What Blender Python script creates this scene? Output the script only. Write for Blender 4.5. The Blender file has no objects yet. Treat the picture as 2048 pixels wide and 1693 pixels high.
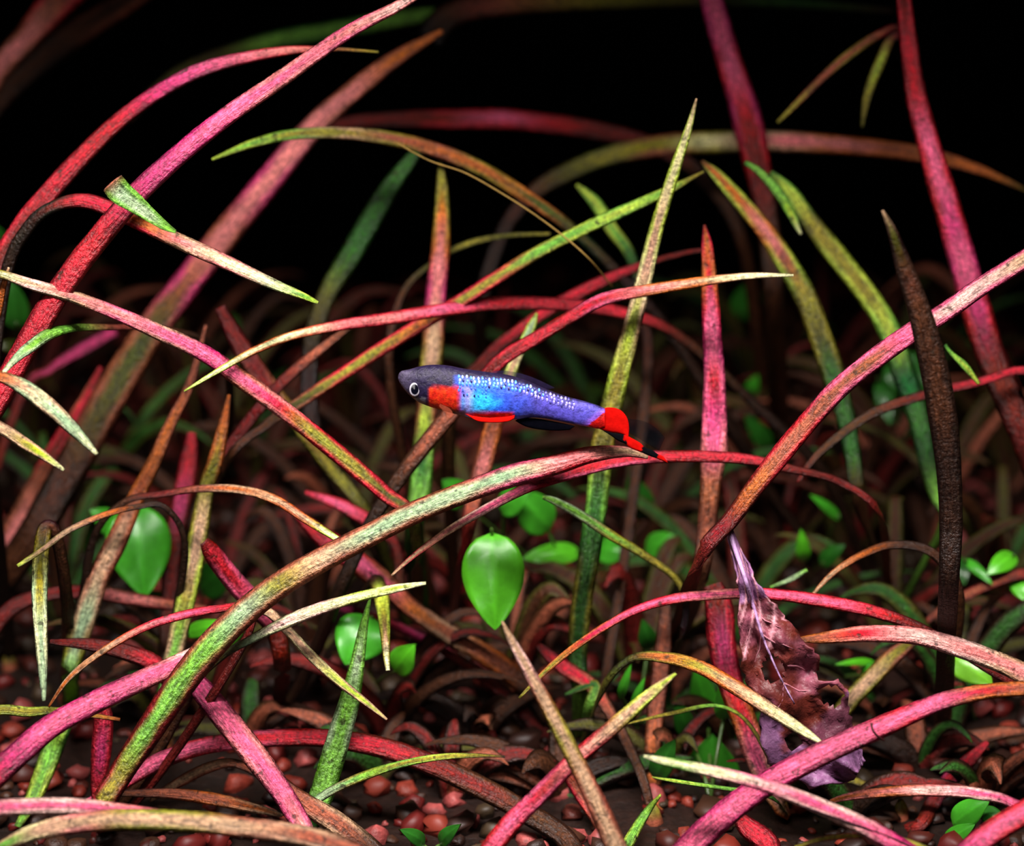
import bpy, math, random
from mathutils import Vector, noise
R = random.Random(7)
K = 0.00065            # scene length of one picture pixel at the fish's distance (scene is 10x life size)
F = 4000.0             # focal length in pixels; the fish swims at 4000 of these units from the camera
PITCH = math.radians(14)
SC = bpy.context.scene
COL = SC.collection

# ---------------------------------------------------------------- camera, world, light, exposure
CAM = Vector((0, -F*math.cos(PITCH), F*math.sin(PITCH)))
FWD = Vector((0, math.cos(PITCH), -math.sin(PITCH)))
UP = Vector((0, math.sin(PITCH), math.cos(PITCH)))
RIGHT = Vector((1, 0, 0))
cd = bpy.data.cameras.new('camera'); cam = bpy.data.objects.new('camera', cd); COL.objects.link(cam)
cam.location = CAM*K; cam.rotation_euler = (math.pi/2-PITCH, 0, 0)
cd.sensor_width = 36; cd.lens = 36*F/2048; cd.clip_start = 0.01; cd.clip_end = 60
cd.dof.use_dof = True; cd.dof.focus_distance = 3980*K; cd.dof.aperture_fstop = 1.35
SC.camera = cam
w = bpy.data.worlds.new('world'); SC.world = w; w.use_nodes = True
w.node_tree.nodes['Background'].inputs[0].default_value = (0.55, 0.5, 0.6, 1)
w.node_tree.nodes['Background'].inputs[1].default_value = 0.004
def area(name, loc, target, sx, sy, power, color, spread=180):
    l = bpy.data.lights.new(name, 'AREA'); l.shape = 'RECTANGLE'; l.size = sx*K; l.size_y = sy*K
    l.energy = power; l.color = color; l.spread = math.radians(spread)
    o = bpy.data.objects.new(name, l); COL.objects.link(o); o.location = Vector(loc)*K
    o.rotation_euler = (Vector(target)-Vector(loc)).to_track_quat('-Z', 'Y').to_euler()
area('aquarium_lamp', (-150, -1150, 2300), (0, -250, -500), 3600, 500, 44, (1.0, 0.93, 0.9), 80)
area('room_lamp', (-900, -3600, 1900), (0, 0, -300), 1200, 1200, 4, (1.0, 0.95, 0.93), 120)
SC.view_settings.view_transform = 'Standard'; SC.view_settings.look = 'None'
SC.view_settings.gamma = 1; SC.view_settings.use_curve_mapping = False
SC.view_settings.exposure = -0.35
SC.cycles.max_bounces = 5

# ---------------------------------------------------------------- helpers
def P(px, py, d):
    return CAM + FWD*d + RIGHT*((px-1024)/F*d) + UP*((846.5-py)/F*d)
def ground_z(x, y):
    z = -850 + (0.1*y if y > 0 else 0.03*y)
    return z + 26*noise.noise(Vector((x*.0016, y*.0016, 3))) + 9*noise.noise(Vector((x*.006, y*.006, 9)))
def G(px, py):
    d = 3000.0
    while d < 9000:
        p = P(px, py, d)
        if p.z < ground_z(p.x, p.y): return p
        d += 25
    return p
def depth(p): return (p-CAM).dot(FWD)
def lin(c):
    return tuple(((v/255)/12.92 if v <= 10 else ((v/255+.055)/1.055)**2.4) for v in c)
PAL = {k: lin(v) for k, v in dict(
    P=(202,80,114), p=(200,112,108), M=(172,46,94), R=(172,30,44), r=(104,24,20), B=(140,74,52), b=(70,38,20),
    T=(172,136,104), t=(200,190,135), O=(128,120,38), o=(72,70,22), G=(104,158,54), g=(40,84,26), Y=(158,178,58),
    S=(138,160,120), W=(204,204,152), N=(168,88,36), K=(8,8,10), k=(40,22,13), H=(206,162,152), L=(128,92,140)).items()}  # near-black brown k also paints leaf bases fading into the dark

def link(me, name, mat, parent=None):
    o = bpy.data.objects.new(name, me); COL.objects.link(o)
    if mat: me.materials.append(mat)
    if parent: o.parent = parent; o.matrix_parent_inverse = parent.matrix_world.inverted()
    return o
def mesh(name, vs, fs, cols=None, edges=None, uvs=None, smooth=True, origin=None):
    org = origin if origin is not None else Vector((0, 0, 0))
    me = bpy.data.meshes.new(name)
    me.from_pydata([((v[0]-org[0])*K, (v[1]-org[1])*K, (v[2]-org[2])*K) for v in vs], [], fs)
    for nm, data in (('Col', cols), ('Edge', edges)):
        if data:
            a = me.attributes.new(nm, 'FLOAT_COLOR', 'POINT')
            a.data.foreach_set('color', [x for c in data for x in (c[0], c[1], c[2], 1)])
    if uvs:
        u = me.uv_layers.new(name='UVMap')
        vi = [0]*len(me.loops); me.loops.foreach_get('vertex_index', vi)
        u.data.foreach_set('uv', [x for i in vi for x in uvs[i]])
    if smooth: me.shade_smooth()
    me.update()
    return me
def thing(name, label, cat, loc, group=None):
    o = bpy.data.objects.new(name, None); COL.objects.link(o); o.location = Vector(loc)*K
    o.empty_display_size = .02
    o['label'] = label; o['category'] = cat
    if group: o['group'] = group
    return o
def part(name, parent, vs, fs, mat, **kw):
    org = Vector(parent.location)/K
    me = mesh(name, vs, fs, origin=org, **kw)
    o = bpy.data.objects.new(name, me); COL.objects.link(o); me.materials.append(mat); o.parent = parent
    return o
def crom(pts, n):
    """Catmull-Rom through a list of number tuples"""
    out = []
    for i in range(len(pts)-1):
        a = pts[max(i-1, 0)]; b = pts[i]; c = pts[i+1]; d = pts[min(i+2, len(pts)-1)]
        for k in range(n):
            t = k/n
            out.append(tuple(.5*((2*b[j])+(-a[j]+c[j])*t+(2*a[j]-5*b[j]+4*c[j]-d[j])*t*t+(-a[j]+3*b[j]-3*c[j]+d[j])*t**3) for j in range(len(b))))
    out.append(tuple(pts[-1]))
    return out

# ---------------------------------------------------------------- materials
def newmat(name):
    m = bpy.data.materials.new(name); m.use_nodes = True
    return m, m.node_tree, m.node_tree.nodes['Principled BSDF']
def nd(nt, t, **kw):
    n = nt.nodes.new(t)
    for k, v in kw.items():
        if k.startswith('_'): setattr(n, k[1:], v)
        else: n.inputs[k].default_value = v
    return n
def mapr(nt, src, a, b, c, d):
    n = nd(nt, 'ShaderNodeMapRange'); nt.links.new(src, n.inputs[0])
    for i, v in zip((1, 2, 3, 4), (a, b, c, d)): n.inputs[i].default_value = v
    return n.outputs[0]
def mixc(nt, f, a, b, mode='MIX'):
    n = nt.nodes.new('ShaderNodeMix'); n.data_type = 'RGBA'; n.blend_type = mode
    for i, v in ((0, f), (6, a), (7, b)):
        if isinstance(v, bpy.types.NodeSocket): nt.links.new(v, n.inputs[i])
        else: n.inputs[i].default_value = v
    return n.outputs[2]

def blade_material():
    m, nt, bs = newmat('grass_blade'); L = nt.links.new
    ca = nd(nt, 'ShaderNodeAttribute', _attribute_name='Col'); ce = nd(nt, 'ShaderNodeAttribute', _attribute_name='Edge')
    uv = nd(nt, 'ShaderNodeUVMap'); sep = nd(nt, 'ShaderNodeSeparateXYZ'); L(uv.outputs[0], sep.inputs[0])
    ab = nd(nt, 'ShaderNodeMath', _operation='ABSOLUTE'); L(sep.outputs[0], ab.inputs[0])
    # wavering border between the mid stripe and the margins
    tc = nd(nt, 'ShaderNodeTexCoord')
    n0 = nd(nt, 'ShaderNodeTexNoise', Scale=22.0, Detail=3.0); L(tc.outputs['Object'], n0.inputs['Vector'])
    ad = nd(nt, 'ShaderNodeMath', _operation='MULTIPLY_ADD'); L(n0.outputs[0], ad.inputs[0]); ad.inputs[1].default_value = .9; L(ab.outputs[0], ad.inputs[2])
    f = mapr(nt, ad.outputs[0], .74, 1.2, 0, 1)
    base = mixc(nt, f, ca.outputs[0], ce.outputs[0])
    # lengthwise fibres
    mp = nd(nt, 'ShaderNodeMapping'); mp.inputs['Scale'].default_value = (3.2, .018, 1); L(uv.outputs[0], mp.inputs[0])
    n1 = nd(nt, 'ShaderNodeTexNoise', Scale=1.6, Detail=4.0); L(mp.outputs[0], n1.inputs['Vector'])
    f1 = mapr(nt, n1.outputs[0], .36, .64, .62, 1.38)
    # mottling
    n2 = nd(nt, 'ShaderNodeTexNoise', Scale=170.0, Detail=3.0, Roughness=.7); L(tc.outputs['Object'], n2.inputs['Vector'])
    f2 = mapr(nt, n2.outputs[0], .35, .65, .5, 1.5)
    mu = nd(nt, 'ShaderNodeMath', _operation='MULTIPLY'); L(f1, mu.inputs[0]); L(f2, mu.inputs[1])
    sc = nd(nt, 'ShaderNodeVectorMath', _operation='SCALE'); L(base, sc.inputs[0]); L(mu.outputs[0], sc.inputs['Scale'])
    # algae specks
    n3 = nd(nt, 'ShaderNodeTexNoise', Scale=75.0, Detail=2.0); L(tc.outputs['Object'], n3.inputs['Vector'])
    f3 = mapr(nt, n3.outputs[0], .66, .72, 0, .75)
    spk = mixc(nt, f3, sc.outputs[0], (.02, .012, .006, 1))
    # pale flush patches
    n4 = nd(nt, 'ShaderNodeTexNoise', Scale=9.0, Detail=3.0); L(tc.outputs['Object'], n4.inputs['Vector'])
    f5 = mapr(nt, n4.outputs[0], .5, .7, 1.0, 1.5)
    fs_ = nd(nt, 'ShaderNodeVectorMath', _operation='SCALE'); L(spk, fs_.inputs[0]); L(f5, fs_.inputs['Scale']); fin = fs_.outputs[0]
    # the photograph's leaves read deep and saturated in water
    L(fin, bs.inputs['Base Color'])
    bs.inputs['Roughness'].default_value = .42
    bs.inputs['Specular IOR Level'].default_value = .35
    bp = nd(nt, 'ShaderNodeBump', Strength=.5, Distance=.004); L(mu.outputs[0], bp.inputs['Height']); L(bp.outputs[0], bs.inputs['Normal'])
    return m
def vcol_material(name, rough, noise_scale, amt, metallic=0.0, alpha=1.0, spec=.5, bump=.3, trans=0.0):
    m, nt, bs = newmat(name); L = nt.links.new
    ca = nd(nt, 'ShaderNodeAttribute', _attribute_name='Col'); tc = nd(nt, 'ShaderNodeTexCoord')
    n = nd(nt, 'ShaderNodeTexNoise', Scale=noise_scale, Detail=4.0, Roughness=.65); L(tc.outputs['Object'], n.inputs['Vector'])
    f = mapr(nt, n.outputs[0], .35, .65, 1-amt, 1+amt)
    sc = nd(nt, 'ShaderNodeVectorMath', _operation='SCALE'); L(ca.outputs[0], sc.inputs[0]); L(f, sc.inputs['Scale'])
    L(sc.outputs[0], bs.inputs['Base Color'])
    bs.inputs['Roughness'].default_value = rough; bs.inputs['Metallic'].default_value = metallic
    bs.inputs['Specular IOR Level'].default_value = spec; bs.inputs['Alpha'].default_value = alpha
    bp = nd(nt, 'ShaderNodeBump', Strength=bump, Distance=.006); L(n.outputs[0], bp.inputs['Height']); L(bp.outputs[0], bs.inputs['Normal'])
    return m
MAT_BLADE = blade_material()
MAT_LEAF = vcol_material('broad_green_leaf', .3, 30, .18, spec=.5, bump=.15)
MAT_DEAD = vcol_material('decayed_leaf', .45, 26, .5, spec=.3, bump=.9)
MAT_PEB = vcol_material('pebble', .5, 60, .4, spec=.35, bump=.5)
MAT_FISH = vcol_material('fish_skin', .42, 190, .4, metallic=.1, spec=.25, bump=.3)
MAT_SCALE = vcol_material('fish_scale', .38, 150, .3, metallic=.2, spec=.5, bump=.1)
MAT_FIN = vcol_material('fish_fin', .6, 150, .15, spec=0, bump=.1)
MAT_CLEARFIN = vcol_material('clear_fin', .5, 120, .25, alpha=.3, spec=0, bump=.1)
MAT_EYE = vcol_material('fish_eye', .12, 80, .05, spec=.8, bump=0)
MAT_THREAD = vcol_material('algae_thread', .6, 60, .2, spec=.2)

# ---------------------------------------------------------------- setting: tank floor, back wall, pebbles
def build_setting():
    nx, ny = 130, 110; x0, x1, y0, y1 = -3000, 3000, -1500, 4200
    vs = []; cs = []
    for j in range(ny+1):
        for i in range(nx+1):
            x = x0+(x1-x0)*i/nx; y = y0+(y1-y0)*j/ny
            vs.append((x, y, ground_z(x, y)+7*noise.noise(Vector((x*.02, y*.02, 0)))))
            t = .5+.5*noise.noise(Vector((x*.003, y*.003, 5)))
            a = lin((34, 15, 9)); b = lin((18, 12, 7))
            cs.append(tuple(a[k]*t+b[k]*(1-t) for k in range(3)))
    fs = [(j*(nx+1)+i, j*(nx+1)+i+1, (j+1)*(nx+1)+i+1, (j+1)*(nx+1)+i) for j in range(ny) for i in range(nx)]
    me = mesh('floor', vs, fs, cols=cs); fl = link(me, 'floor', MAT_PEB); fl['kind'] = 'structure'
    m, nt, bs = newmat('tank_back'); bs.inputs['Base Color'].default_value = (.003, .003, .003, 1); bs.inputs['Roughness'].default_value = .9; bs.inputs['Specular IOR Level'].default_value = .05
    vs = [(-3000, 4200, -1200), (3000, 4200, -1200), (3000, 4200, 3200), (-3000, 4200, 3200), (-3000, 4260, -1200), (3000, 4260, -1200), (3000, 4260, 3200), (-3000, 4260, 3200)]
    fs = [(0, 1, 2, 3), (7, 6, 5, 4), (0, 4, 5, 1), (3, 2, 6, 7), (0, 3, 7, 4), (1, 5, 6, 2)]
    wb = link(mesh('wall_back', vs, fs, smooth=False), 'wall_back', m); wb['kind'] = 'structure'
    # pebble shapes, shared
    tones = [(130,40,26), (84,30,20), (150,56,40), (70,40,24), (48,24,16), (110,26,22), (176,80,76), (66,50,32), (60,34,22), (40,18,12)]
    shapes = []
    for k in range(20):
        c = lin(tuple(x*.85 for x in tones[k % 10])); v = [(0, 0, -1)]; rg = 6
        s = (R.uniform(.75, 1.2), R.uniform(.6, 1), R.uniform(.45, .75)); off = R.uniform(0, 50)
        for a in range(1, 5):
            th = math.pi*a/5
            for b in range(rg):
                ph = 2*math.pi*(b+.5*(a % 2))/rg
                v.append((math.sin(th)*math.cos(ph), math.sin(th)*math.sin(ph), -math.cos(th)))
        v.append((0, 0, 1))
        v = [tuple(q*s[i]*(1+.6*noise.noise(Vector(p)*1.5+Vector((off, 0, 0)))) for i, q in enumerate(p)) for p in v]
        f = [(0, 1+(b+1) % rg, 1+b) for b in range(rg)]
        for a in range(3):
            for b in range(rg):
                p, q = 1+a*rg+b, 1+a*rg+(b+1) % rg
                f += [(p, q, q+rg, p+rg)]
        n = len(v)-1; f += [(n-rg+b, n-rg+(b+1) % rg, n) for b in range(rg)]
        shapes.append((v, f, c))
    meshes = []
    for v, f, c in shapes:
        me = mesh('pebble', v, f, cols=[c]*len(v)); me.materials.append(MAT_PEB); meshes.append(me)
    # nearest countable pebbles as parts
    def spot(px, py):
        p = G(px, py); return p
    n = 0; placed = []
    while n < 300:
        px = R.uniform(-20, 2068); py = 1100+620*R.random()**.7
        p = spot(px, py); s = R.choice((14, 20, 28, 36, 46))
        if any((p.x-q[0])**2+(p.y-q[1])**2 < (.62*(s+q[2]))**2*1.1 for q in placed): continue
        placed.append((p.x, p.y, s))
        o = bpy.data.objects.new('pebble', R.choice(meshes)); COL.objects.link(o); o.parent = fl
        o.location = Vector((p.x, p.y, ground_z(p.x, p.y)+s*.3))*K; o.scale = (s, s, s)
        o.rotation_euler = (R.uniform(-.4, .4), R.uniform(-.4, .4), R.uniform(0, 6.28)); n += 1
    vs = []; fs = []; cs = []
    for _ in range(5200):
        x = R.uniform(-1900, 1900); y = R.uniform(-900, 4100); s = R.choice((9, 12, 15, 19, 26, 34))*(1 if y < 700 else 1.4)
        v, f, c = R.choice(shapes); b0 = len(vs); a = R.uniform(0, 6.28); ca, sa = math.cos(a), math.sin(a); z = ground_z(x, y)+s*.12
        for p in v: vs.append((x+s*(p[0]*ca-p[1]*sa), y+s*(p[0]*sa+p[1]*ca), z+s*p[2]))
        fs += [tuple(b0+i for i in q) for q in f]; cs += [c]*len(v)
    me = mesh('gravel', vs, fs, cols=cs); g = link(me, 'gravel', MAT_PEB); g.parent = fl; g['kind'] = 'stuff'
build_setting()

# ---------------------------------------------------------------- grass blades
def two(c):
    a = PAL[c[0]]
    e = PAL[c[1]] if len(c) > 1 else tuple(x*.5 for x in a)  # no edge colour given: rounding shade painted in as a darker margin
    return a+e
def blade(plant, name, keys, label=None, thick=.16, lift=.55, roll=0.0, n=6, cup=.28, seed=0):
    """keys: (x, y, depth, width, colours) from root to tip, world-placed through P; builds a closed ribbon with arched section"""
    rows = []
    for x, y, d, wd, c in keys:
        p = P(x, y, d) if d else G(x, y)
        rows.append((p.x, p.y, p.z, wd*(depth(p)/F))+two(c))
    smp = crom(rows, n)
    pts = [Vector(s[:3]) for s in smp]
    vs = []; cs = []; es = []; uvs = []; L = 0.0
    NU = (-1, -.62, -.25, 0, .25, .62, 1)
    ring = len(NU)+5
    for i, s in enumerate(smp):
        t = (pts[min(i+1, len(pts)-1)]-pts[max(i-1, 0)]).normalized()
        if i: L += (pts[i]-pts[i-1]).length
        tocam = (CAM-pts[i]).normalized()
        nn = tocam+Vector((0, 0, lift)); nn = nn-t*nn.dot(t)
        if nn.length < .05: nn = tocam
        nn.normalize(); wv = t.cross(nn).normalized()
        if roll:
            a = roll*math.sin(L*.004+seed); wv, nn = wv*math.cos(a)+nn*math.sin(a), nn*math.cos(a)-wv*math.sin(a)
        # widen where the ribbon is turned from the lens so that its seen width stays that of the leaf
        side = t.cross(tocam)
        vis = abs(wv.dot(side.normalized())) if side.length > .05 else 1
        hw = max(s[3], 1.2)*.5/max(vis, .6)
        hw *= 1+.05*noise.noise(Vector((L*.01, seed, 0)))
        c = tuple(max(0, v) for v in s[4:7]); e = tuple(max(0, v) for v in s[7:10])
        for u in NU:
            rib = .07*math.exp(-(u/.16)**2)
            vs.append(pts[i]+wv*(u*hw)+nn*(hw*(cup*(1-u*u)+rib))); uvs.append((u, L))
        for u in (.66, .3, 0, -.3, -.66):
            vs.append(pts[i]+wv*(u*hw)+nn*(hw*(cup*(1-u*u)-thick*(1-.4*u*u)-.03))); uvs.append((u, L))
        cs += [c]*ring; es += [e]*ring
    m = len(smp); fs = []
    for i in range(m-1):
        for j in range(ring):
            a = i*ring+j; b = i*ring+(j+1) % ring
            fs.append((a, b, b+ring, a+ring))
    fs.append(tuple(range(ring-1, -1, -1))); fs.append(tuple((m-1)*ring+j for j in range(ring)))
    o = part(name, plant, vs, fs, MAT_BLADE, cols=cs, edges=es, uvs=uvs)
    if label: o['label'] = label
    return o

BLADE_N = [0]
def B(plant, d0, d1, keys, label=None, root=True, **kw):
    """keys (x, y, width, colours) from the TIP to the base as read in the photo; root joins it to the plant's crown"""
    keys = keys[::-1]
    lens = [0.0]
    for a, b in zip(keys, keys[1:]): lens.append(lens[-1]+math.hypot(a[0]-b[0], a[1]-b[1]))
    out = []
    for k, s in zip(keys, lens):
        out.append((k[0], k[1], d1+(d0-d1)*s/lens[-1], k[2], k[3]))
    if root:
        r = plant['_root']; j = BLADE_N[0]*2.4
        rx, ry = r[0]+14*math.cos(j), r[1]+6*math.sin(j); rp = G(rx, ry); rd = depth(rp)
        a = out[0]
        mid = ((a[0]*.45+rx*.55), (a[1]*.35+ry*.65), a[2]*.4+rd*.6)
        mp = P(*mid)
        if mp.z < ground_z(mp.x, mp.y)+40: mp.z = ground_z(mp.x, mp.y)+60; q = mp-CAM; dd = q.dot(FWD); mid = (1024+q.dot(RIGHT)/dd*F, 846.5-q.dot(UP)/dd*F, dd)
        mw = max(a[3], 18)
        far = math.hypot(a[0]-rx, a[1]-ry) > 120
        out = [(rx, ry+10, rd+10, mw*.8, a[4])]+([(mid[0], mid[1], mid[2], mw*.9, a[4])] if far else [])+out
    # keep the leaf above the gravel
    fixed = []
    for x, y, d, wd, c in out[1:]:
        p = P(x, y, d)
        while p.z < ground_z(p.x, p.y)+14 and d > 3000: d -= 40; p = P(x, y, d)
        fixed.append((x, y, d, wd, c))
    out = [out[0]]+fixed
    BLADE_N[0] += 1
    return blade(plant, 'leaf', out, label, seed=BLADE_N[0]*1.7, **kw)
def plant(root, label, group=None):
    g = G(*root)
    o = thing('grass_plant', label, 'plant', (g.x, g.y, g.z), group)
    o['_root'] = list(root)
    # crown: short sheath the leaves come out of
    vs = []; fs = []; cs = []; ring = 10
    for k, (h, r) in enumerate(((-14, 16), (0, 20), (14, 17), (34, 12), (46, 5))):
        for j in range(ring):
            a = 2*math.pi*j/ring; rr = r*(1+.15*math.sin(3*a+k))
            vs.append((g.x+rr*math.cos(a), g.y+rr*math.sin(a), g.z+h)); cs.append(PAL['B' if k < 3 else 'O'])
    for k in range(4):
        for j in range(ring): fs.append((k*ring+j, k*ring+(j+1) % ring, (k+1)*ring+(j+1) % ring, (k+1)*ring+j))
    fs.append(tuple(4*ring+j for j in range(ring)))
    part('crown', o, vs, fs, MAT_PEB, cols=cs)
    return o

# ---------------------------------------------------------------- the plants
# -- far left, rooted outside the frame
pA = plant((-380, 1560), 'grass plant at the left edge with two long pink leaves arching up')
B(pA, 4050, 4000, [(885,-45,14,'H'),(800,10,22,'Hp'),(700,62,28,'pP'),(570,152,34,'Pp'),(430,250,38,'PM'),(300,362,42,'M'),(215,455,46,'R'),(130,565,50,'R'),(60,680,50,'R'),(0,790,52,'R'),(-90,950,52,'r')], 'thick pink leaf running diagonally to the top edge')
B(pA, 4250, 4150, [(757,104,5,'O'),(660,98,9,'B'),(560,103,20,'pR'),(430,130,28,'P'),(340,170,30,'M'),(240,240,33,'R'),(130,350,38,'R'),(40,460,42,'rR'),(-40,600,48,'r'),(-150,800,50,'r')], 'crimson leaf arching along the upper left corner')
B(pA, 3850, 3900, [(128,941,7,'W'),(92,915,18,'YT'),(50,888,25,'OT'),(0,856,25,'T'),(-80,822,26,'N'),(-170,870,26,'r')], 'short greenish leaf with pale tip')
B(pA, 3800, 3880, [(194,909,9,'W'),(150,862,26,'S'),(100,815,34,'ST'),(52,778,33,'TS'),(5,755,24,'N'),(-70,740,24,'N'),(-170,800,26,'r')], 'broad pale silver leaf with blunt tip')
B(pA, 4000, 4050, [(18,535,5,'T'),(6,575,13,'N'),(-12,650,16,'N'),(-80,820,18,'r')])
pA2 = plant((-160, 1330), 'dim reddish grass plant blurred behind the left edge, with leaves leaning right')
B(pA2, 4700, 4650, [(885,62,10,'N'),(850,82,20,'N'),(780,125,34,'NB'),(700,188,42,'pB'),(620,262,48,'p'),(530,372,56,'pM'),(450,470,60,'pB'),(380,560,60,'BM'),(300,665,66,'oB'),(220,795,70,'oB'),(140,940,70,'b'),(60,1080,66,'b')], 'wide dusky pink leaf running up to the top centre')
B(pA2, 5000, 5000, [(200,-70,60,'R'),(110,10,64,'BR'),(50,80,52,'pB'),(-10,150,48,'pB'),(-80,300,50,'r'),(-150,520,50,'r')])
B(pA2, 5300, 5200, [(350,-60,36,'b'),(250,5,44,'bB'),(120,90,56,'b'),(0,200,44,'b'),(-100,360,44,'b'),(-180,640,44,'b')])
B(pA2, 4700, 4800, [(202,735,10,'R'),(160,820,28,'RB'),(120,885,34,'rR'),(72,975,42,'B'),(30,1070,60,'pB'),(-30,1160,66,'B')])
B(pA2, 4900, 4900, [(232,662,22,'M'),(160,702,26,'M'),(100,740,20,'Mr'),(40,800,20,'r')])

# -- left of the frame
pL = plant((20, 1340), 'grass plant at left with a cream-tipped torn leaf pointing down right')
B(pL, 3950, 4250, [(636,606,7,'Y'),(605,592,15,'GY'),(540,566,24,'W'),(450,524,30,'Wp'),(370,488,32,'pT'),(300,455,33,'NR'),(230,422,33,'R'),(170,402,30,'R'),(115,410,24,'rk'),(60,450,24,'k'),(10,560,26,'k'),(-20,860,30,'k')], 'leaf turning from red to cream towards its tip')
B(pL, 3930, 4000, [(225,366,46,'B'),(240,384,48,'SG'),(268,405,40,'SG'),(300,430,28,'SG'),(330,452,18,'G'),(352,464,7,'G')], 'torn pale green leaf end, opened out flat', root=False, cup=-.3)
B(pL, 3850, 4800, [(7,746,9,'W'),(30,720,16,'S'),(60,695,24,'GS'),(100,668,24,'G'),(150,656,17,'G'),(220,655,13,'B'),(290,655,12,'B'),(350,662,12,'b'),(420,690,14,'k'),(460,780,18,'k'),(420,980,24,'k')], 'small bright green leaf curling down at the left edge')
pB = plant((135, 1410), 'grass plant at lower left with an upright leaf shading from orange to pale green')
B(pB, 4350, 4300, [(412,650,7,'B'),(380,768,20,'B'),(340,850,24,'NB'),(310,920,29,'N'),(270,1000,36,'BN'),(235,1080,42,'TB'),(200,1150,44,'TB'),(172,1230,46,'ST'),(150,1300,44,'SO'),(140,1350,34,'G')])
B(pB, 3850, 4250, [(88,1403,7,'S'),(86,1350,18,'S'),(82,1270,26,'SW'),(79,1190,32,'OS'),(82,1110,32,'oO'),(92,1055,28,'b'),(115,1080,26,'b'),(135,1220,26,'b')], 'short leaf hanging straight down with silvery tip')
B(pB, 4150, 4250, [(35,1655,14,'G'),(70,1590,34,'GY'),(105,1500,42,'G'),(128,1440,36,'Yg')], root=True)
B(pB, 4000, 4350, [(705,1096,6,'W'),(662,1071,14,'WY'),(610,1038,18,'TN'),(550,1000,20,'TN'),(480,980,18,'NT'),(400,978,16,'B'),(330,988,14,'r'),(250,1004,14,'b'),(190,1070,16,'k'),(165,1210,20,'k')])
pBB = plant((330, 1500), 'olive and red grass plant at lower left beside a round green leaf')
B(pBB, 4300, 4250, [(458,790,7,'N'),(447,850,22,'N'),(430,925,32,'ON'),(415,970,32,'O'),(400,1050,38,'TO'),(386,1130,42,'TY'),(372,1200,38,'OY'),(352,1290,38,'GT'),(335,1360,34,'G'),(322,1440,32,'g')], 'upright leaf in tan and olive')
B(pBB, 4550, 4500, [(384,865,18,'R'),(377,930,38,'R'),(362,1010,40,'Mr'),(348,1080,38,'r'),(340,1170,34,'r'),(332,1300,30,'b')], 'crimson upright leaf')
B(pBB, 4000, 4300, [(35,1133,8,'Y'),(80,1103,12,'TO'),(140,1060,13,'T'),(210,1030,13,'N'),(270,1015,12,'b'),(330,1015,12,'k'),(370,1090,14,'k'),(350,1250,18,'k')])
B(pBB, 4400, 4400, [(414,1218,12,'B'),(340,1210,24,'Br'),(260,1198,28,'pr'),(180,1185,30,'r'),(95,1190,28,'r'),(20,1220,34,'r'),(-40,1300,30,'r')], root=False)

# -- lower left, front
pC = plant((200, 1655), 'grass plant at lower left whose long silvery leaf sweeps up underneath the fish')
B(pC, 4010, 3900, [(1296,915,8,'T'),(1250,904,22,'Tp'),(1180,910,34,'pR'),(1110,930,42,'pR'),(1030,950,46,'SP'),(930,985,44,'SB'),(830,1025,46,'SB'),(730,1075,48,'SB'),(640,1122,50,'TB'),(560,1170,54,'OB'),(490,1225,56,'SB'),(420,1295,58,'GB'),(350,1385,58,'Gr'),(290,1475,56,'Gr'),(240,1550,50,'Or'),(205,1615,48,'Or')], 'longest leaf, silvery with green and red edges', cup=.4)
B(pC, 3900, 4040, [(852,1167,7,'W'),(790,1178,17,'YW'),(720,1194,21,'WY'),(640,1218,25,'WH'),(570,1246,25,'HW'),(505,1278,18,'S'),(450,1310,14,'o'),(385,1370,14,'o'),(320,1460,14,'k'),(255,1560,14,'k')], 'pale cream leaf ending in a blunt tip')
B(pC, 3950, 4100, [(774,1440,5,'T'),(735,1408,13,'YT'),(680,1365,19,'YT'),(620,1310,21,'Tt'),(570,1256,20,'T'),(530,1222,20,'T'),(480,1230,22,'B'),(400,1350,24,'b')])
B(pC, 3960, 4050, [(97,1415,5,'N'),(140,1355,11,'NT'),(210,1300,14,'TN'),(290,1255,16,'pR'),(370,1230,18,'PR'),(440,1218,17,'R'),(490,1215,14,'R'),(500,1260,16,'r'),(420,1400,20,'r')])
B(pC, 4100, 4120, [(190,1395,24,'r'),(206,1430,38,'R'),(203,1500,40,'MR'),(196,1570,30,'R'),(196,1620,22,'R')], 'short crimson leaf')
B(pC, 4080, 4200, [(100,1284,10,'r'),(180,1290,26,'r'),(250,1305,34,'r'),(310,1330,36,'R'),(345,1380,34,'r'),(330,1470,30,'r')])
B(pC, 3900, 4200, [(612,1668,34,'H'),(600,1645,40,'pP'),(560,1580,46,'P'),(500,1500,50,'Pp'),(440,1425,50,'P'),(395,1370,44,'M'),(370,1345,34,'R'),(330,1390,30,'r'),(260,1530,30,'r')], 'straight bright pink leaf speckled with dark algae')
pC2 = plant((560, 1420), 'red grass plant behind the long silvery leaf left of the picture centre')
B(pC2, 4100, 4300, [(408,1083,20,'r'),(425,1108,38,'R'),(465,1160,42,'RP'),(510,1210,44,'P'),(550,1260,40,'r'),(565,1340,34,'r')], 'broad crimson leaf with blunt end')
B(pC2, 4350, 4500, [(585,1020,12,'R'),(640,1070,40,'R'),(700,1115,46,'PR'),(760,1160,46,'PB'),(820,1215,38,'NB'),(900,1270,38,'BT'),(970,1310,42,'BN'),(1050,1370,46,'b'),(1100,1440,40,'b')], root=False)
B(pC2, 4450, 4500, [(610,985,10,'R'),(680,1010,26,'PR'),(740,1045,30,'R'),(790,1090,22,'r'),(800,1180,22,'b')], root=False)
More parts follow.
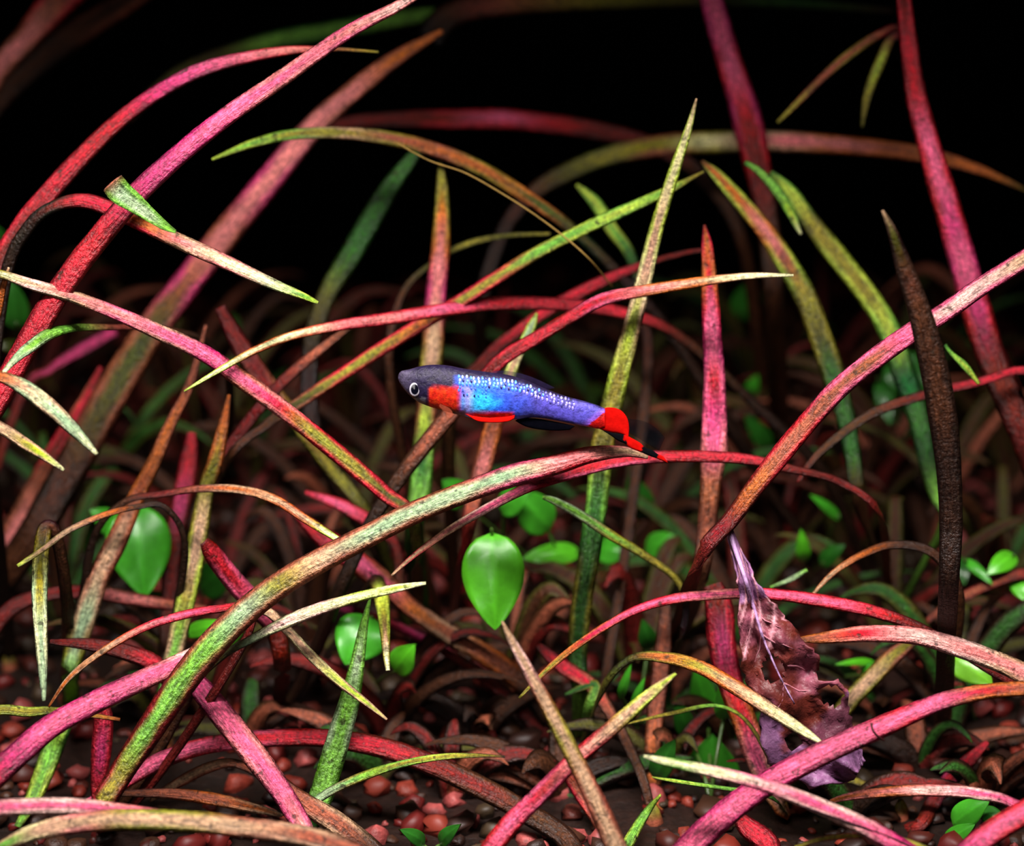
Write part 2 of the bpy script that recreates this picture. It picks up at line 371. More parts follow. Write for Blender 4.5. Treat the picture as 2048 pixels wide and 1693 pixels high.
B(pC2, 4500, 4500, [(640,1210,14,'M'),(690,1218,17,'M'),(760,1240,18,'R'),(840,1275,20,'M'),(910,1315,22,'r'),(1000,1380,28,'r'),(1080,1460,32,'r'),(1140,1540,30,'r')], root=False)

B(pC2, 4100, 4300, [(1587,551,5,'W'),(1500,552,14,'WT'),(1400,564,20,'TN'),(1300,580,24,'pN'),(1210,598,26,'RP'),(1145,632,27,'R'),(1080,672,28,'R'),(1010,715,28,'rR'),(960,765,30,'r'),(900,830,34,'B'),(850,890,34,'Bb'),(800,955,32,'b'),(740,1050,28,'k'),(680,1180,28,'k')], 'red leaf with pale tip pointing right')
pE = plant((-260, 1860), 'grass plant at the lower left corner with a glossy magenta leaf')
B(pE, 4020, 3700, [(428,1284,10,'H'),(395,1303,24,'pH'),(340,1335,38,'Pp'),(260,1372,44,'P'),(180,1410,46,'PM'),(100,1455,48,'PM'),(30,1515,50,'M'),(-40,1580,54,'R'),(-140,1680,54,'R')], 'glossy magenta leaf')
B(pE, 3750, 3650, [(410,1643,8,'M'),(340,1632,18,'P'),(250,1624,30,'Pp'),(150,1614,34,'PH'),(60,1614,34,'PH'),(-40,1625,34,'P'),(-150,1680,34,'P')], 'pink leaf lying along the bottom edge')
B(pE, 4000, 3900, [(240,1440,8,'N'),(120,1423,15,'O'),(60,1425,20,'OY'),(-30,1432,22,'O'),(-140,1560,24,'O')])
pE2 = plant((880, 1830), 'grass plant with a long tan leaf arching along the bottom edge')
B(pE2, 3650, 3650, [(-30,1708,10,'G'),(20,1685,24,'GT'),(70,1665,34,'Tt'),(150,1648,40,'Tp'),(250,1640,42,'TO'),(380,1644,42,'TO'),(480,1655,42,'TB'),(600,1672,42,'BT'),(700,1702,42,'B'),(790,1760,42,'B')], 'long tan leaf bent over low to the left')
B(pE2, 4130, 4080, [(140,1625,8,'M'),(200,1595,26,'MP'),(255,1560,32,'PR'),(320,1523,34,'P'),(400,1495,34,'PR'),(480,1482,34,'RP'),(570,1476,36,'R'),(660,1478,38,'R'),(760,1495,42,'Rr'),(850,1525,44,'r'),(950,1570,46,'rb'),(1050,1625,44,'b'),(1140,1690,42,'b'),(1160,1800,40,'k')], 'wide dull red leaf arching low')
B(pE2, 4010, 3950, [(540,1540,14,'b'),(600,1600,36,'B'),(670,1645,46,'BT'),(740,1700,46,'b'),(800,1760,40,'b')])
B(pE2, 3780, 3780, [(1352,1348,6,'Y'),(1330,1365,16,'YT'),(1290,1398,26,'TY'),(1220,1460,32,'TB'),(1150,1520,34,'pR'),(1080,1590,36,'RP'),(1020,1650,40,'PR'),(960,1730,42,'R')], 'straight leaf rising to the right, red below and tan above')
pF = plant((612, 1655), 'fresh green grass plant standing at the bottom left of centre')
B(pF, 4080, 4060, [(741,1195,5,'G'),(728,1250,18,'G'),(714,1330,30,'SG'),(700,1400,42,'G'),(682,1460,46,'GS'),(665,1520,48,'G'),(645,1585,48,'G'),(628,1625,42,'g')], 'upright bright green leaf', cup=.12)
B(pF, 3950, 4020, [(1010,1514,4,'b'),(950,1512,9,'O'),(880,1515,13,'OY'),(800,1530,15,'OG'),(720,1556,19,'GO'),(650,1590,17,'S'),(610,1625,12,'G')], 'slender green leaf arching right')
B(pF, 4150, 4120, [(300,1602,8,'T'),(350,1570,20,'TB'),(420,1535,22,'TB'),(480,1530,18,'B'),(560,1580,20,'b')])
B(pF, 4050, 4100, [(565,1632,6,'T'),(520,1620,18,'NT'),(430,1600,26,'BN'),(340,1588,22,'B'),(240,1588,12,'b')], root=False)
B(pC2, 3900, 4600, [(776,1342,9,'W'),(773,1315,14,'WO'),(771,1280,19,'TO'),(768,1235,26,'OY'),(762,1190,32,'YO'),(752,1165,28,'o'),(730,1180,22,'k'),(690,1260,20,'k')], 'short stub leaf hanging down with white tip')

# -- centre
pG = plant((850, 1330), 'grass plant behind the fish with an upright rosy leaf that passes behind its head')
B(pG, 4500, 4450, [(880,318,6,'O'),(884,370,24,'O'),(884,430,32,'NO'),(881,500,38,'pN'),(873,580,42,'pM'),(868,660,44,'TB'),(862,740,46,'TO'),(852,830,42,'YB'),(846,920,44,'gG'),(838,1000,46,'G'),(828,1060,40,'g')], 'upright rosy leaf, olive at the tip')
B(pG, 3980, 4150, [(-60,540,12,'T'),(0,548,17,'WO'),(60,568,23,'TH'),(150,595,25,'pT'),(240,630,29,'pP'),(330,670,33,'PT'),(410,708,35,'PM'),(480,757,37,'PB'),(560,815,36,'Rp'),(620,862,36,'OR'),(700,928,36,'OR'),(770,988,32,'oR'),(830,1050,28,'o')], 'long pink leaf arching to the left edge')
B(pG, 4400, 4500, [(440,615,22,'r'),(480,690,38,'r'),(530,765,40,'rB'),(590,840,34,'BO'),(660,935,30,'O'),(740,1040,28,'o')])
pG2 = plant((330, 1230), 'slim grass plant whose olive leaf runs diagonally behind the fish to the upper right')
B(pG2, 4300, 4350, [(1408,343,5,'O'),(1380,358,10,'O'),(1330,384,18,'GY'),(1240,425,24,'YG'),(1160,462,25,'GY'),(1070,508,26,'GO'),(990,558,28,'OR'),(920,603,28,'OR'),(840,650,28,'NR'),(760,700,28,'OR'),(680,752,26,'OR'),(600,805,24,'oB'),(530,852,20,'b'),(450,930,18,'b')], 'long olive green leaf with red upper margin')
B(pG2, 4350, 4400, [(700,655,10,'b'),(640,700,20,'B'),(560,770,24,'r'),(470,880,26,'r'),(400,1000,26,'b')])
pH = plant((900, 1290), 'crimson grass plant behind the fish with a pale twisted leaf tip over its back')
B(pH, 4500, 4500, [(1420,498,6,'r'),(1370,506,10,'r'),(1300,525,15,'r'),(1240,548,22,'R'),(1180,575,26,'R'),(1110,612,26,'R'),(1040,660,26,'Rr'),(970,720,26,'r'),(900,830,28,'b')])
B(pH, 4350, 4350, [(1074,627,5,'Y'),(1064,650,18,'SY'),(1050,680,20,'SY'),(1033,715,22,'Tt'),(1018,755,26,'TY'),(1000,810,32,'B'),(982,870,38,'BN'),(968,925,38,'pB'),(950,985,36,'B'),(935,1060,30,'r')], 'short leaf with a pale twisted tip')
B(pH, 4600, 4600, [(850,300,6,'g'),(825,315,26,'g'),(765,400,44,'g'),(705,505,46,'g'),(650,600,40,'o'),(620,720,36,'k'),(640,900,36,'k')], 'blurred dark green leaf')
B(pH, 4500, 4600, [(1100,468,6,'O'),(1010,472,11,'o'),(930,490,14,'Oo'),(862,528,12,'o'),(800,600,16,'b'),(780,760,20,'b')])
pI = plant((1165, 1490), 'grass plant with a tall pale upright leaf tapering to a needle tip')
B(pI, 4150, 4350, [(1393,197,4,'T'),(1376,260,16,'tY'),(1346,350,24,'tY'),(1315,450,29,'TY'),(1288,560,33,'Tt'),(1265,650,36,'YT'),(1240,745,42,'OY'),(1222,820,44,'Oo'),(1204,900,46,'oO'),(1194,1000,44,'gG'),(1180,1100,44,'g'),(1162,1220,42,'gO'),(1155,1320,38,'g'),(1162,1400,34,'G')], 'tall pale leaf, dark green at its foot')
B(pI, 4700, 4700, [(1153,370,7,'Y'),(1190,405,24,'YG'),(1225,460,26,'GY'),(1262,515,24,'g'),(1290,620,24,'b'),(1290,800,24,'b')])
B(pI, 3840, 4150, [(1652,1492,4,'W'),(1605,1462,20,'Wt'),(1540,1420,27,'tT'),(1470,1375,30,'TN'),(1400,1335,28,'ON'),(1330,1316,24,'NO'),(1262,1318,16,'o'),(1210,1370,16,'o')], 'arching tan leaf ending in a cream point')
pK = plant((1330, 1330), 'upright bright pink leaf and long red leaf sweeping to the right edge, one grass plant')
B(pK, 4150, 4300, [(1085,995,8,'G'),(1110,1003,16,'GS'),(1160,1030,19,'GS'),(1220,1070,20,'GO'),(1290,1112,17,'O'),(1350,1157,14,'O'),(1372,1210,14,'k'),(1360,1280,14,'k')])
B(pI, 4300, 4300, [(1130,1390,6,'g'),(1190,1370,20,'gO'),(1178,1420,24,'G')], root=True)

# -- centre right
pJ = plant((1580, 1625), 'grass plant with a wide crimson leaf partly eaten away, beside the shrivelled purple leaf')
B(pJ, 4250, 4150, [(1425,1170,40,'r'),(1438,1215,56,'rR'),(1444,1290,58,'MR'),(1462,1370,50,'R'),(1488,1440,50,'RN'),(1508,1500,48,'Pp'),(1535,1570,40,'PT'),(1562,1615,32,'TN')], 'wide crimson leaf, pink and flaking low down')
B(pJ, 4150, 4100, [(1500,1470,4,'O'),(1420,1412,8,'GO'),(1350,1425,8,'O'),(1262,1446,4,'O')][:0] or [(1255,1448,4,'O'),(1350,1426,9,'O'),(1430,1412,8,'G'),(1490,1440,8,'O'),(1540,1520,10,'o')])
B(pJ, 3900, 4050, [(1304,1555,3,'Y'),(1350,1563,8,'YG'),(1430,1575,9,'G'),(1500,1585,9,'G'),(1550,1600,9,'g')])
B(pJ, 4300, 4250, [(1830,1282,16,'b'),(1790,1310,34,'OB'),(1740,1360,36,'TO'),(1690,1415,36,'TO'),(1640,1490,34,'b')])
B(pK, 4250, 4300, [(1409,450,5,'r'),(1414,490,22,'NR'),(1418,550,30,'RN'),(1422,620,36,'PR'),(1426,700,40,'PM'),(1429,760,43,'RP'),(1429,830,48,'MP'),(1428,900,54,'Pp'),(1422,960,44,'B'),(1414,1050,38,'B'),(1400,1150,36,'b')], 'upright bright pink leaf', cup=.15)
B(pK, 3950, 4020, [(2130,465,36,'T'),(2048,520,38,'TP'),(1960,575,39,'HP'),(1890,625,40,'HP'),(1820,668,42,'PP'),(1750,718,42,'BP'),(1680,775,42,'BP'),(1620,840,42,'BR'),(1560,912,42,'BR'),(1510,975,38,'Nr'),(1460,1042,34,'r'),(1400,1115,32,'r')], 'long red and pink leaf sweeping up to the right')
pL2 = plant((1790, 1240), 'grass plant at right with several olive leaves leaning left, green at their feet')
B(pL2, 4500, 4500, [(1403,322,6,'b'),(1435,352,24,'NY'),(1480,402,32,'NY'),(1530,462,38,'pN'),(1570,522,42,'BY'),(1610,592,46,'Oo'),(1640,670,48,'oO'),(1665,745,48,'go'),(1690,830,38,'g'),(1705,910,34,'g'),(1720,1000,30,'b')], 'leaf shading from orange through rose to dark green')
B(pL2, 4450, 4450, [(1602,469,6,'W'),(1585,435,16,'YG'),(1560,390,22,'G'),(1520,345,16,'G'),(1490,325,10,'g')], root=False)
B(pL2, 4550, 4550, [(1540,345,12,'g'),(1580,385,30,'YG'),(1625,450,40,'Oo'),(1680,520,44,'OY'),(1735,590,44,'OY'),(1778,660,46,'YG'),(1805,740,48,'g'),(1835,830,46,'g'),(1855,920,38,'g'),(1875,990,36,'G'),(1890,1040,30,'G')], 'olive leaf with a bright green foot')
B(pL2, 3990, 4800, [(368,783,4,'Y'),(430,746,11,'WY'),(500,706,16,'WN'),(580,673,18,'WN'),(680,651,22,'pR'),(780,637,26,'pR'),(880,621,27,'PR'),(980,608,28,'R'),(1080,607,27,'R'),(1180,614,27,'R'),(1260,630,25,'Rr'),(1330,655,22,'r'),(1400,705,20,'b'),(1500,800,20,'k'),(1650,950,24,'k')], 'long red leaf arching over the fish to a pale point')
B(pL2, 4300, 4700, [(424,319,5,'Y'),(500,289,16,'GY'),(580,270,21,'OG'),(680,266,24,'OT'),(780,277,29,'BO'),(880,303,30,'NB'),(970,342,30,'NO'),(1060,398,27,'oN'),(1140,455,24,'o'),(1230,540,22,'k'),(1350,680,24,'k')], 'slender olive leaf arching high to the left')
B(pL2, 3990, 4250, [(783,1152,5,'T'),(830,1110,12,'TR'),(900,1060,16,'pT'),(980,1014,19,'PH'),(1060,974,22,'PR'),(1150,944,27,'RP'),(1240,922,27,'RP'),(1330,914,25,'R'),(1420,914,24,'R'),(1500,920,22,'R'),(1580,938,18,'r'),(1680,965,16,'r'),(1760,1030,16,'r')], 'crimson leaf arching under the tail of the fish')
pM = plant((1872, 1490), 'dark olive brown grass plant at right that stands in front of the long red leaf')
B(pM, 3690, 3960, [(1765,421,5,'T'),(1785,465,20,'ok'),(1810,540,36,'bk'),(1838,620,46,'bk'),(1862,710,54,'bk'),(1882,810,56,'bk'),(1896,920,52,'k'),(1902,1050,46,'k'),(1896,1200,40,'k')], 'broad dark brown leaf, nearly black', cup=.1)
B(pM, 4300, 4400, [(1595,965,8,'r'),(1640,905,16,'b'),(1740,830,20,'b'),(1850,790,20,'r'),(1960,764,18,'R'),(2060,745,18,'R'),(2120,850,20,'r')], root=False)
B(pM, 4200, 4200, [(1958,768,7,'Y'),(1930,733,15,'YG'),(1902,706,8,'G'),(1890,690,8,'g')], root=False)
B(pM, 4150, 4200, [(1616,1202,5,'T'),(1660,1152,11,'TN'),(1720,1112,15,'N'),(1790,1090,18,'b'),(1870,1110,20,'b'),(1920,1200,20,'b')])
B(pM, 4250, 4250, [(1540,1175,5,'G'),(1580,1160,12,'S'),(1614,1140,8,'G')], root=False)
pR = plant((2240, 1350), 'red grass plant at the right edge, its thick red leaf rising to the top')
B(pR, 4500, 4450, [(1800,-80,22,'r'),(1808,0,30,'rR'),(1818,90,36,'R'),(1832,190,42,'R'),(1855,280,46,'PR'),(1880,365,52,'PR'),(1905,450,54,'MR'),(1928,530,58,'PM'),(1950,610,60,'MR'),(1985,720,60,'r'),(2060,900,60,'r')], 'thick glossy red leaf')
B(pR, 4600, 4600, [(1555,245,6,'O'),(1600,200,12,'OB'),(1645,155,16,'B'),(1700,108,19,'BO'),(1760,68,18,'Br'),(1800,60,14,'r'),(1825,140,14,'r'),(1860,290,16,'r'),(1960,600,18,'r'),(2060,850,20,'r')])
B(pR, 4600, 4600, [(1724,255,5,'o'),(1735,190,18,'O'),(1760,125,22,'YO'),(1785,75,18,'B'),(1812,90,14,'r'),(1840,230,16,'r'),(1890,420,18,'r'),(2000,700,20,'r')])
B(pR, 4050, 4000, [(1588,1280,5,'b'),(1640,1277,22,'BN'),(1740,1268,34,'Rp'),(1840,1274,36,'Hp'),(1930,1300,40,'pH'),(2010,1330,42,'pT'),(2090,1362,44,'p')], 'broad rosy leaf lying to the left')
B(pR, 4050, 4100, [(1038,1397,5,'O'),(1100,1335,13,'ON'),(1170,1280,15,'RN'),(1260,1226,17,'PR'),(1340,1200,20,'PR'),(1430,1190,21,'Pp'),(1530,1188,23,'PR'),(1640,1202,27,'PR'),(1740,1222,27,'R'),(1830,1252,22,'r'),(1900,1290,20,'r'),(2060,1380,20,'r')], 'thin red leaf arching far to the left')
B(pR, 4500, 4500, [(1840,1255,8,'r'),(1895,1212,20,'B'),(1975,1172,22,'Br'),(2060,1150,24,'r'),(2120,1220,24,'r')])
pQ = plant((1575, 1010), 'blurred background grass plant with a thick dusky pink leaf reaching the top edge')
B(pQ, 4720, 4850, [(1398,-90,36,'P'),(1418,-20,46,'PM'),(1440,60,50,'PM'),(1464,140,53,'PR'),(1488,215,60,'RM'),(1508,300,58,'rR'),(1525,380,52,'r'),(1540,480,48,'b'),(1550,620,44,'b')], 'thick dusky pink leaf rising to the top edge')
B(pQ, 5050, 5000, [(1790,22,12,'b'),(1600,6,22,'g'),(1400,0,26,'o'),(1200,2,32,'O'),(1000,8,46,'B'),(900,30,54,'b'),(860,80,60,'K')], root=False)
B(pQ, 5100, 5200, [(905,28,14,'G'),(860,28,28,'G'),(780,40,36,'G'),(680,58,38,'Gg'),(560,78,38,'Gg'),(450,108,32,'o'),(350,150,24,'o'),(250,240,24,'b')], root=False)
B(pQ, 5100, 5100, [(620,262,10,'r'),(700,245,26,'r'),(800,238,32,'r'),(900,238,36,'rR'),(1010,238,40,'PR'),(1090,246,38,'R'),(1190,260,38,'r'),(1300,290,34,'r'),(1400,350,30,'b'),(1490,500,28,'b')], 'blurred red leaf in the dark')
pQ2 = plant((1040, 960), 'blurred grass plant with one large olive and tan arch across the upper right')
B(pQ2, 4850, 5000, [(2055,382,6,'o'),(1970,344,18,'N'),(1880,316,28,'NB'),(1780,299,34,'BN'),(1660,288,38,'pN'),(1540,282,42,'pT'),(1430,284,44,'tO'),(1330,290,44,'OB'),(1230,308,42,'Oo'),(1140,342,38,'o'),(1060,392,34,'b'),(1000,480,30,'k'),(960,650,30,'k')], 'large arching leaf, olive and tan')

# -- lower right, front
pN = plant((1300, 1880), 'grass plant with a straight grey tan leaf leaning left over a pink one')
B(pN, 3720, 3700, [(1004,1243,5,'T'),(1018,1272,15,'T'),(1042,1315,22,'TH'),(1080,1385,29,'TB'),(1125,1470,34,'TO'),(1170,1560,39,'TB'),(1210,1645,44,'TB'),(1250,1740,46,'T')], 'straight grey-tan leaf with needle tip')
B(pN, 3850, 3800, [(2120,1380,26,'B'),(2048,1378,30,'BN'),(1960,1386,32,'RN'),(1880,1405,36,'P'),(1800,1438,41,'PR'),(1720,1473,45,'P'),(1640,1510,48,'P'),(1560,1553,50,'PM'),(1480,1605,52,'PM'),(1400,1675,54,'PM'),(1340,1740,54,'P')], 'wide bright pink leaf crossing the lower right')
B(pN, 4050, 4000, [(1470,1625,14,'r'),(1495,1655,42,'R'),(1540,1700,46,'R'),(1500,1780,40,'r')])
pP = plant((2060, 1900), 'grass plant beyond the lower right corner, its pale-tipped pink leaf stretching left over others')
B(pP, 3730, 3700, [(1287,1513,6,'W'),(1315,1520,15,'W'),(1360,1530,21,'WG'),(1430,1545,25,'WH'),(1520,1568,28,'HP'),(1600,1597,31,'PH'),(1700,1640,36,'PH'),(1780,1683,38,'PM'),(1870,1745,40,'P')], 'long leaf, cream at the tip and pink below')
B(pP, 3760, 3720, [(1600,1612,6,'B'),(1650,1628,14,'Bp'),(1720,1660,22,'PH'),(1800,1710,26,'P'),(1880,1770,28,'P')])
B(pP, 3900, 3850, [(1660,1604,8,'N'),(1700,1594,16,'Np'),(1780,1584,22,'pN'),(1870,1582,24,'Hp'),(1950,1588,24,'PH'),(2020,1605,22,'P'),(2100,1660,24,'P')])
B(pP, 3700, 3680, [(2140,1570,36,'R'),(2060,1620,48,'PR'),(1990,1662,48,'PR'),(1930,1710,46,'M'),(1900,1760,40,'M')], 'wide rosy leaf in the lower right corner')
B(pP, 3750, 3700, [(1590,1695,6,'O'),(1660,1676,12,'OB'),(1750,1674,14,'OB'),(1840,1694,14,'O'),(1920,1750,16,'b')])
pT = plant((1800, 1640), 'small red grass plant low down at right, between dark pebbles')
B(pT, 4250, 4200, [(1975,1485,12,'R'),(1940,1520,28,'R'),(1900,1560,34,'RM'),(1865,1610,34,'r'),(1840,1650,28,'r')], 'short crimson leaf')
B(pT, 4250, 4200, [(1620,1585,8,'O'),(1650,1570,16,'OY'),(1700,1560,16,'O'),(1760,1590,14,'b')])

pU = plant((1306, 1650), 'small grass plant with a brown upright leaf behind the crossing leaves at lower centre')
B(pU, 4400, 4300, [(1332,1195,18,'b'),(1326,1300,36,'B'),(1312,1420,36,'B'),(1306,1560,34,'N')], root=True)
B(pU, 4050, 4150, [(1322,1590,5,'Y'),(1290,1630,18,'G'),(1255,1690,24,'GY'),(1240,1730,24,'g')], root=False)
B(pU, 4150, 4150, [(1130,1545,20,'r'),(1165,1590,34,'BR'),(1200,1640,36,'pB'),(1225,1700,34,'B')], root=False)
B(pU, 4350, 4250, [(1180,1285,16,'r'),(1120,1270,30,'R')][:0] or [(1075,1290,14,'r'),(1120,1330,30,'R'),(1180,1370,30,'RB'),(1220,1425,24,'B'),(1260,1500,22,'b')])

# -- dim plants of the background, told apart by nothing
def filler(root, tones, nleaf, hmax, span, seed, label, group):
    rr = random.Random(seed); g = G(*root)
    o = thing('grass_plant', label, 'plant', (g.x, g.y, g.z), group); o['_root'] = list(root)
    for k in range(nleaf):
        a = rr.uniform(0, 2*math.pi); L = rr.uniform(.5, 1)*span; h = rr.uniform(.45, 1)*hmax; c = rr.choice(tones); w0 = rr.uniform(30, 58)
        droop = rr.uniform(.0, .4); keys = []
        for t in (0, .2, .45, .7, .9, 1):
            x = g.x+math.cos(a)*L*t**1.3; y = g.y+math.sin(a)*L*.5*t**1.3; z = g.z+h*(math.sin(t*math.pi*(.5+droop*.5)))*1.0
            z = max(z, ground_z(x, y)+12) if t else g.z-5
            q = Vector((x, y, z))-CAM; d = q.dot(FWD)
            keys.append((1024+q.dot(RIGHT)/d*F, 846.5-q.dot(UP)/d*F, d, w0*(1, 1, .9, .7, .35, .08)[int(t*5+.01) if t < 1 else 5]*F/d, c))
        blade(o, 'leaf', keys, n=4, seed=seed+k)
RED = ['r', 'bo', 'b', 'bk', 'Bb', 'bo', 'rk', 'ob']; OLV = ['o', 'ob', 'bk', 'br', 'gk', 'go']  # darkened leaf tones, the weak background light painted into the colour
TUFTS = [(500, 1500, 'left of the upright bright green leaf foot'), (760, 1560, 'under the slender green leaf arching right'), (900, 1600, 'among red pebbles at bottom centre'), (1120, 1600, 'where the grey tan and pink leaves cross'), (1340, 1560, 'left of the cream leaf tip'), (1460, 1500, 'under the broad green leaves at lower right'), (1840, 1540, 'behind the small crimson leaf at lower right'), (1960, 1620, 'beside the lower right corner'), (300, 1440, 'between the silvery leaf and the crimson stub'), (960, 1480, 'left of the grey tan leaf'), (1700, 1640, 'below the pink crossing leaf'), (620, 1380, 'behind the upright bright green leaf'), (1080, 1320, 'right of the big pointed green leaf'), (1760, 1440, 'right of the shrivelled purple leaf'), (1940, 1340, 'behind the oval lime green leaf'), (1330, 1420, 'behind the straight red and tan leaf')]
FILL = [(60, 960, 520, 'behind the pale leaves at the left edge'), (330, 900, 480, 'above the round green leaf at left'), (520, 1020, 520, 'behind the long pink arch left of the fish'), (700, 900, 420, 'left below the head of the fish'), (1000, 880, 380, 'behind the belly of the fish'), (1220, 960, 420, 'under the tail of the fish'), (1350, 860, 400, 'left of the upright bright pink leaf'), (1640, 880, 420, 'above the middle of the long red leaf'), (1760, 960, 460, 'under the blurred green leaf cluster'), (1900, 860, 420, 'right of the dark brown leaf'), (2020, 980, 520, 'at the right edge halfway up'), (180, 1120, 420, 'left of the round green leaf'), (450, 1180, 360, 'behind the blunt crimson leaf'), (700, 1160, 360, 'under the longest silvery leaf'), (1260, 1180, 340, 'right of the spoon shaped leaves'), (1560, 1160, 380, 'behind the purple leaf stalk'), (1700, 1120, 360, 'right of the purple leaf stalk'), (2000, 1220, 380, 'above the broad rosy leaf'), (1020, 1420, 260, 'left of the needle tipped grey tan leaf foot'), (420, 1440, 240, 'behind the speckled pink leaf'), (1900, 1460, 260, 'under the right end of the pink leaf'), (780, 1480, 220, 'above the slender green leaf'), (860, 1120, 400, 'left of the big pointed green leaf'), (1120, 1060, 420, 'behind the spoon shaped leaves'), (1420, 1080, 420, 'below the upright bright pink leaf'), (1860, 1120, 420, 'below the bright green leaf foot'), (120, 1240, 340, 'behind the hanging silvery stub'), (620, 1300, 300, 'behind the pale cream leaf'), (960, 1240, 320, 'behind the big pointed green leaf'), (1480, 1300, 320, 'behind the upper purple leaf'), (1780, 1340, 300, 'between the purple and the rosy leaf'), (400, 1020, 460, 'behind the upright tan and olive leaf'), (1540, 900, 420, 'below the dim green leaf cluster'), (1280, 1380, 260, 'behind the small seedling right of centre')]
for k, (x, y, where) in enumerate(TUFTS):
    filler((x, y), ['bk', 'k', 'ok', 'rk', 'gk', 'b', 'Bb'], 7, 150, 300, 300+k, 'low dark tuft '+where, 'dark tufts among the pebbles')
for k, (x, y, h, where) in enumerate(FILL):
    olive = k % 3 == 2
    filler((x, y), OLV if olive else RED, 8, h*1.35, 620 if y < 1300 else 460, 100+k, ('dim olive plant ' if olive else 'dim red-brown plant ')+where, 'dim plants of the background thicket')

# ---------------------------------------------------------------- broad-leaved green plants
def tube(pts, rad, ring=8):
    vs = []; fs = []
    for i, p in enumerate(pts):
        t = (pts[min(i+1, len(pts)-1)]-pts[max(i-1, 0)]).normalized(); a = t.cross(Vector((0, 1, 0.01))).normalized(); b = t.cross(a)
        r = rad[i] if isinstance(rad, (list, tuple)) else rad
        for j in range(ring):
            th = 2*math.pi*j/ring; vs.append(p+a*(r*math.cos(th))+b*(r*math.sin(th)))
    for i in range(len(pts)-1):
        for j in range(ring): fs.append((i*ring+j, i*ring+(j+1) % ring, (i+1)*ring+(j+1) % ring, (i+1)*ring+j))
    fs.append(tuple(range(ring-1, -1, -1))); fs.append(tuple((len(pts)-1)*ring+j for j in range(ring)))
    return vs, fs
def broad(pl, bx, by, tx, ty, wid, d, col, tilt=.35, point=.9, vein=True):
    """one oval leaf from its stalk end (bx,by) to its tip (tx,ty)"""
    a = P(bx, by, d+30); b = P(tx, ty, d-20); ax = (b-a); Lg = ax.length; ax.normalize()
    tocam = (CAM-(a+b)/2).normalized(); nn = tocam+Vector((0, 0, tilt)); nn -= ax*nn.dot(ax); nn.normalize(); wv = ax.cross(nn).normalized()
    W = wid*d/F; NL, NW = 16, 10; vs = []; cs = []; base = lin(col)
    for side in (0, 1):
        for i in range(NL+1):
            t = i/NL; prof = (math.sin(math.pi*min(t, 1)**.82))**.62 if 0 < t < 1 else 0
            prof *= 1-.32*(t**3)*point; prof = max(prof, .02)
            for j in range(NW+1):
                u = 2*j/NW-1; hw = W/2*prof
                z = 10*math.sin(math.pi*t)-W*.10*(1-abs(u))*prof*(-1)+W*.05*math.sin(t*9)*u*u
                z -= 5 if side else 0
                if side and abs(u) == 1: z += 4
                vs.append(a+ax*(Lg*t)+wv*(u*hw)+nn*z)
                v = 1.25 if abs(u) < .1 else 1.0
                cs.append(tuple(c*v for c in base))
    n = (NL+1)*(NW+1); fs = []
    for i in range(NL):
        for j in range(NW):
            q = i*(NW+1)+j; fs.append((q, q+1, q+NW+2, q+NW+1)); fs.append((n+q, n+q+NW+1, n+q+NW+2, n+q+1))
    for i in range(NL):
        q = i*(NW+1); fs.append((q, q+NW+1, n+q+NW+1, n+q)); q += NW; fs.append((q, n+q, n+q+NW+1, q+NW+1))
    lf = part('leaf', pl, vs, fs, MAT_LEAF, cols=cs)
    g = Vector(pl.location)/K
    pts = [Vector(c) for c in crom([tuple(g-Vector((0, 0, 6))), tuple((g*.6+a*.4)+Vector((0, 0, 20))), tuple(a-nn*12), tuple(a+ax*8)], 5)]
    sv, sf = tube(pts, [5-2*i/len(pts) for i in range(len(pts))])
    part('stem', pl, sv, sf, MAT_LEAF, cols=[lin((70, 100, 40))]*len(sv))
    return lf
def herb(root, label, leaves):
    g = G(*root); o = thing('broad_leaf_plant', label, 'plant', (g.x, g.y, g.z))
    for l in leaves: broad(o, *l)
BR = (82, 176, 32); MD = (60, 150, 34); DK = (34, 92, 24); CY = (30, 96, 60)
herb((1010, 1330), 'small plant with one big glossy green pointed leaf just below the picture centre', [(984,1066,990,1260,128,4250,BR,.9), (1000,1020,1060,985,60,4500,MD)])
herb((300, 1340), 'small plant at left with a large round bright green leaf behind tan grass leaves', [(268,1012,290,1195,132,4480,MD,.6), (245,1065,180,1020,56,4600,MD), (300,1180,305,1260,70,4600,DK)])
herb((740, 1400), 'small plant with a round green leaf behind the upright green grass leaf', [(745,1235,690,1330,110,4350,MD,.5), (790,1345,830,1290,60,4300,BR)])
herb((1150, 1220), 'low green plant with spoon-shaped leaves in a row right of the big pointed leaf', [(1160,1105,1045,1118,48,4700,BR), (1195,1100,1265,1108,62,4700,MD), (1290,1100,1362,1080,56,4800,MD), (1100,1060,1030,985,84,4550,MD), (930,1010,885,960,62,4600,MD), (1290,1040,1260,950,60,4900,DK)])
herb((1420, 1600), 'broad green plant behind the wide crimson leaf at lower right', [(1420,1600,1425,1470,118,4380,(48,124,28)), (1418,1440,1390,1335,56,4450,MD), (1450,1440,1440,1370,40,4300,MD), (1380,1480,1350,1400,44,4400,DK)])
herb((1950, 1440), 'small plant at right with an oval lime green leaf under the broad rosy leaf', [(1900,1310,1985,1370,64,4200,(104,170,40),.2)])
herb((2010, 1230), 'small plant at the right edge with bright green pointed leaves in shadow', [(2030,1110,1975,1150,44,4500,BR), (1930,1120,1985,1170,22,4500,MD), (2035,1150,2060,1210,50,4500,BR), (1900,1120,1930,1170,60,4700,DK)])
herb((1610, 1190), 'tiny green seedling with narrow leaves right of the purple leaf stalk', [(1608,1125,1602,1060,30,4700,BR), (1640,1130,1690,1090,36,4700,DK), (1680,1040,1620,990,22,4800,MD)])
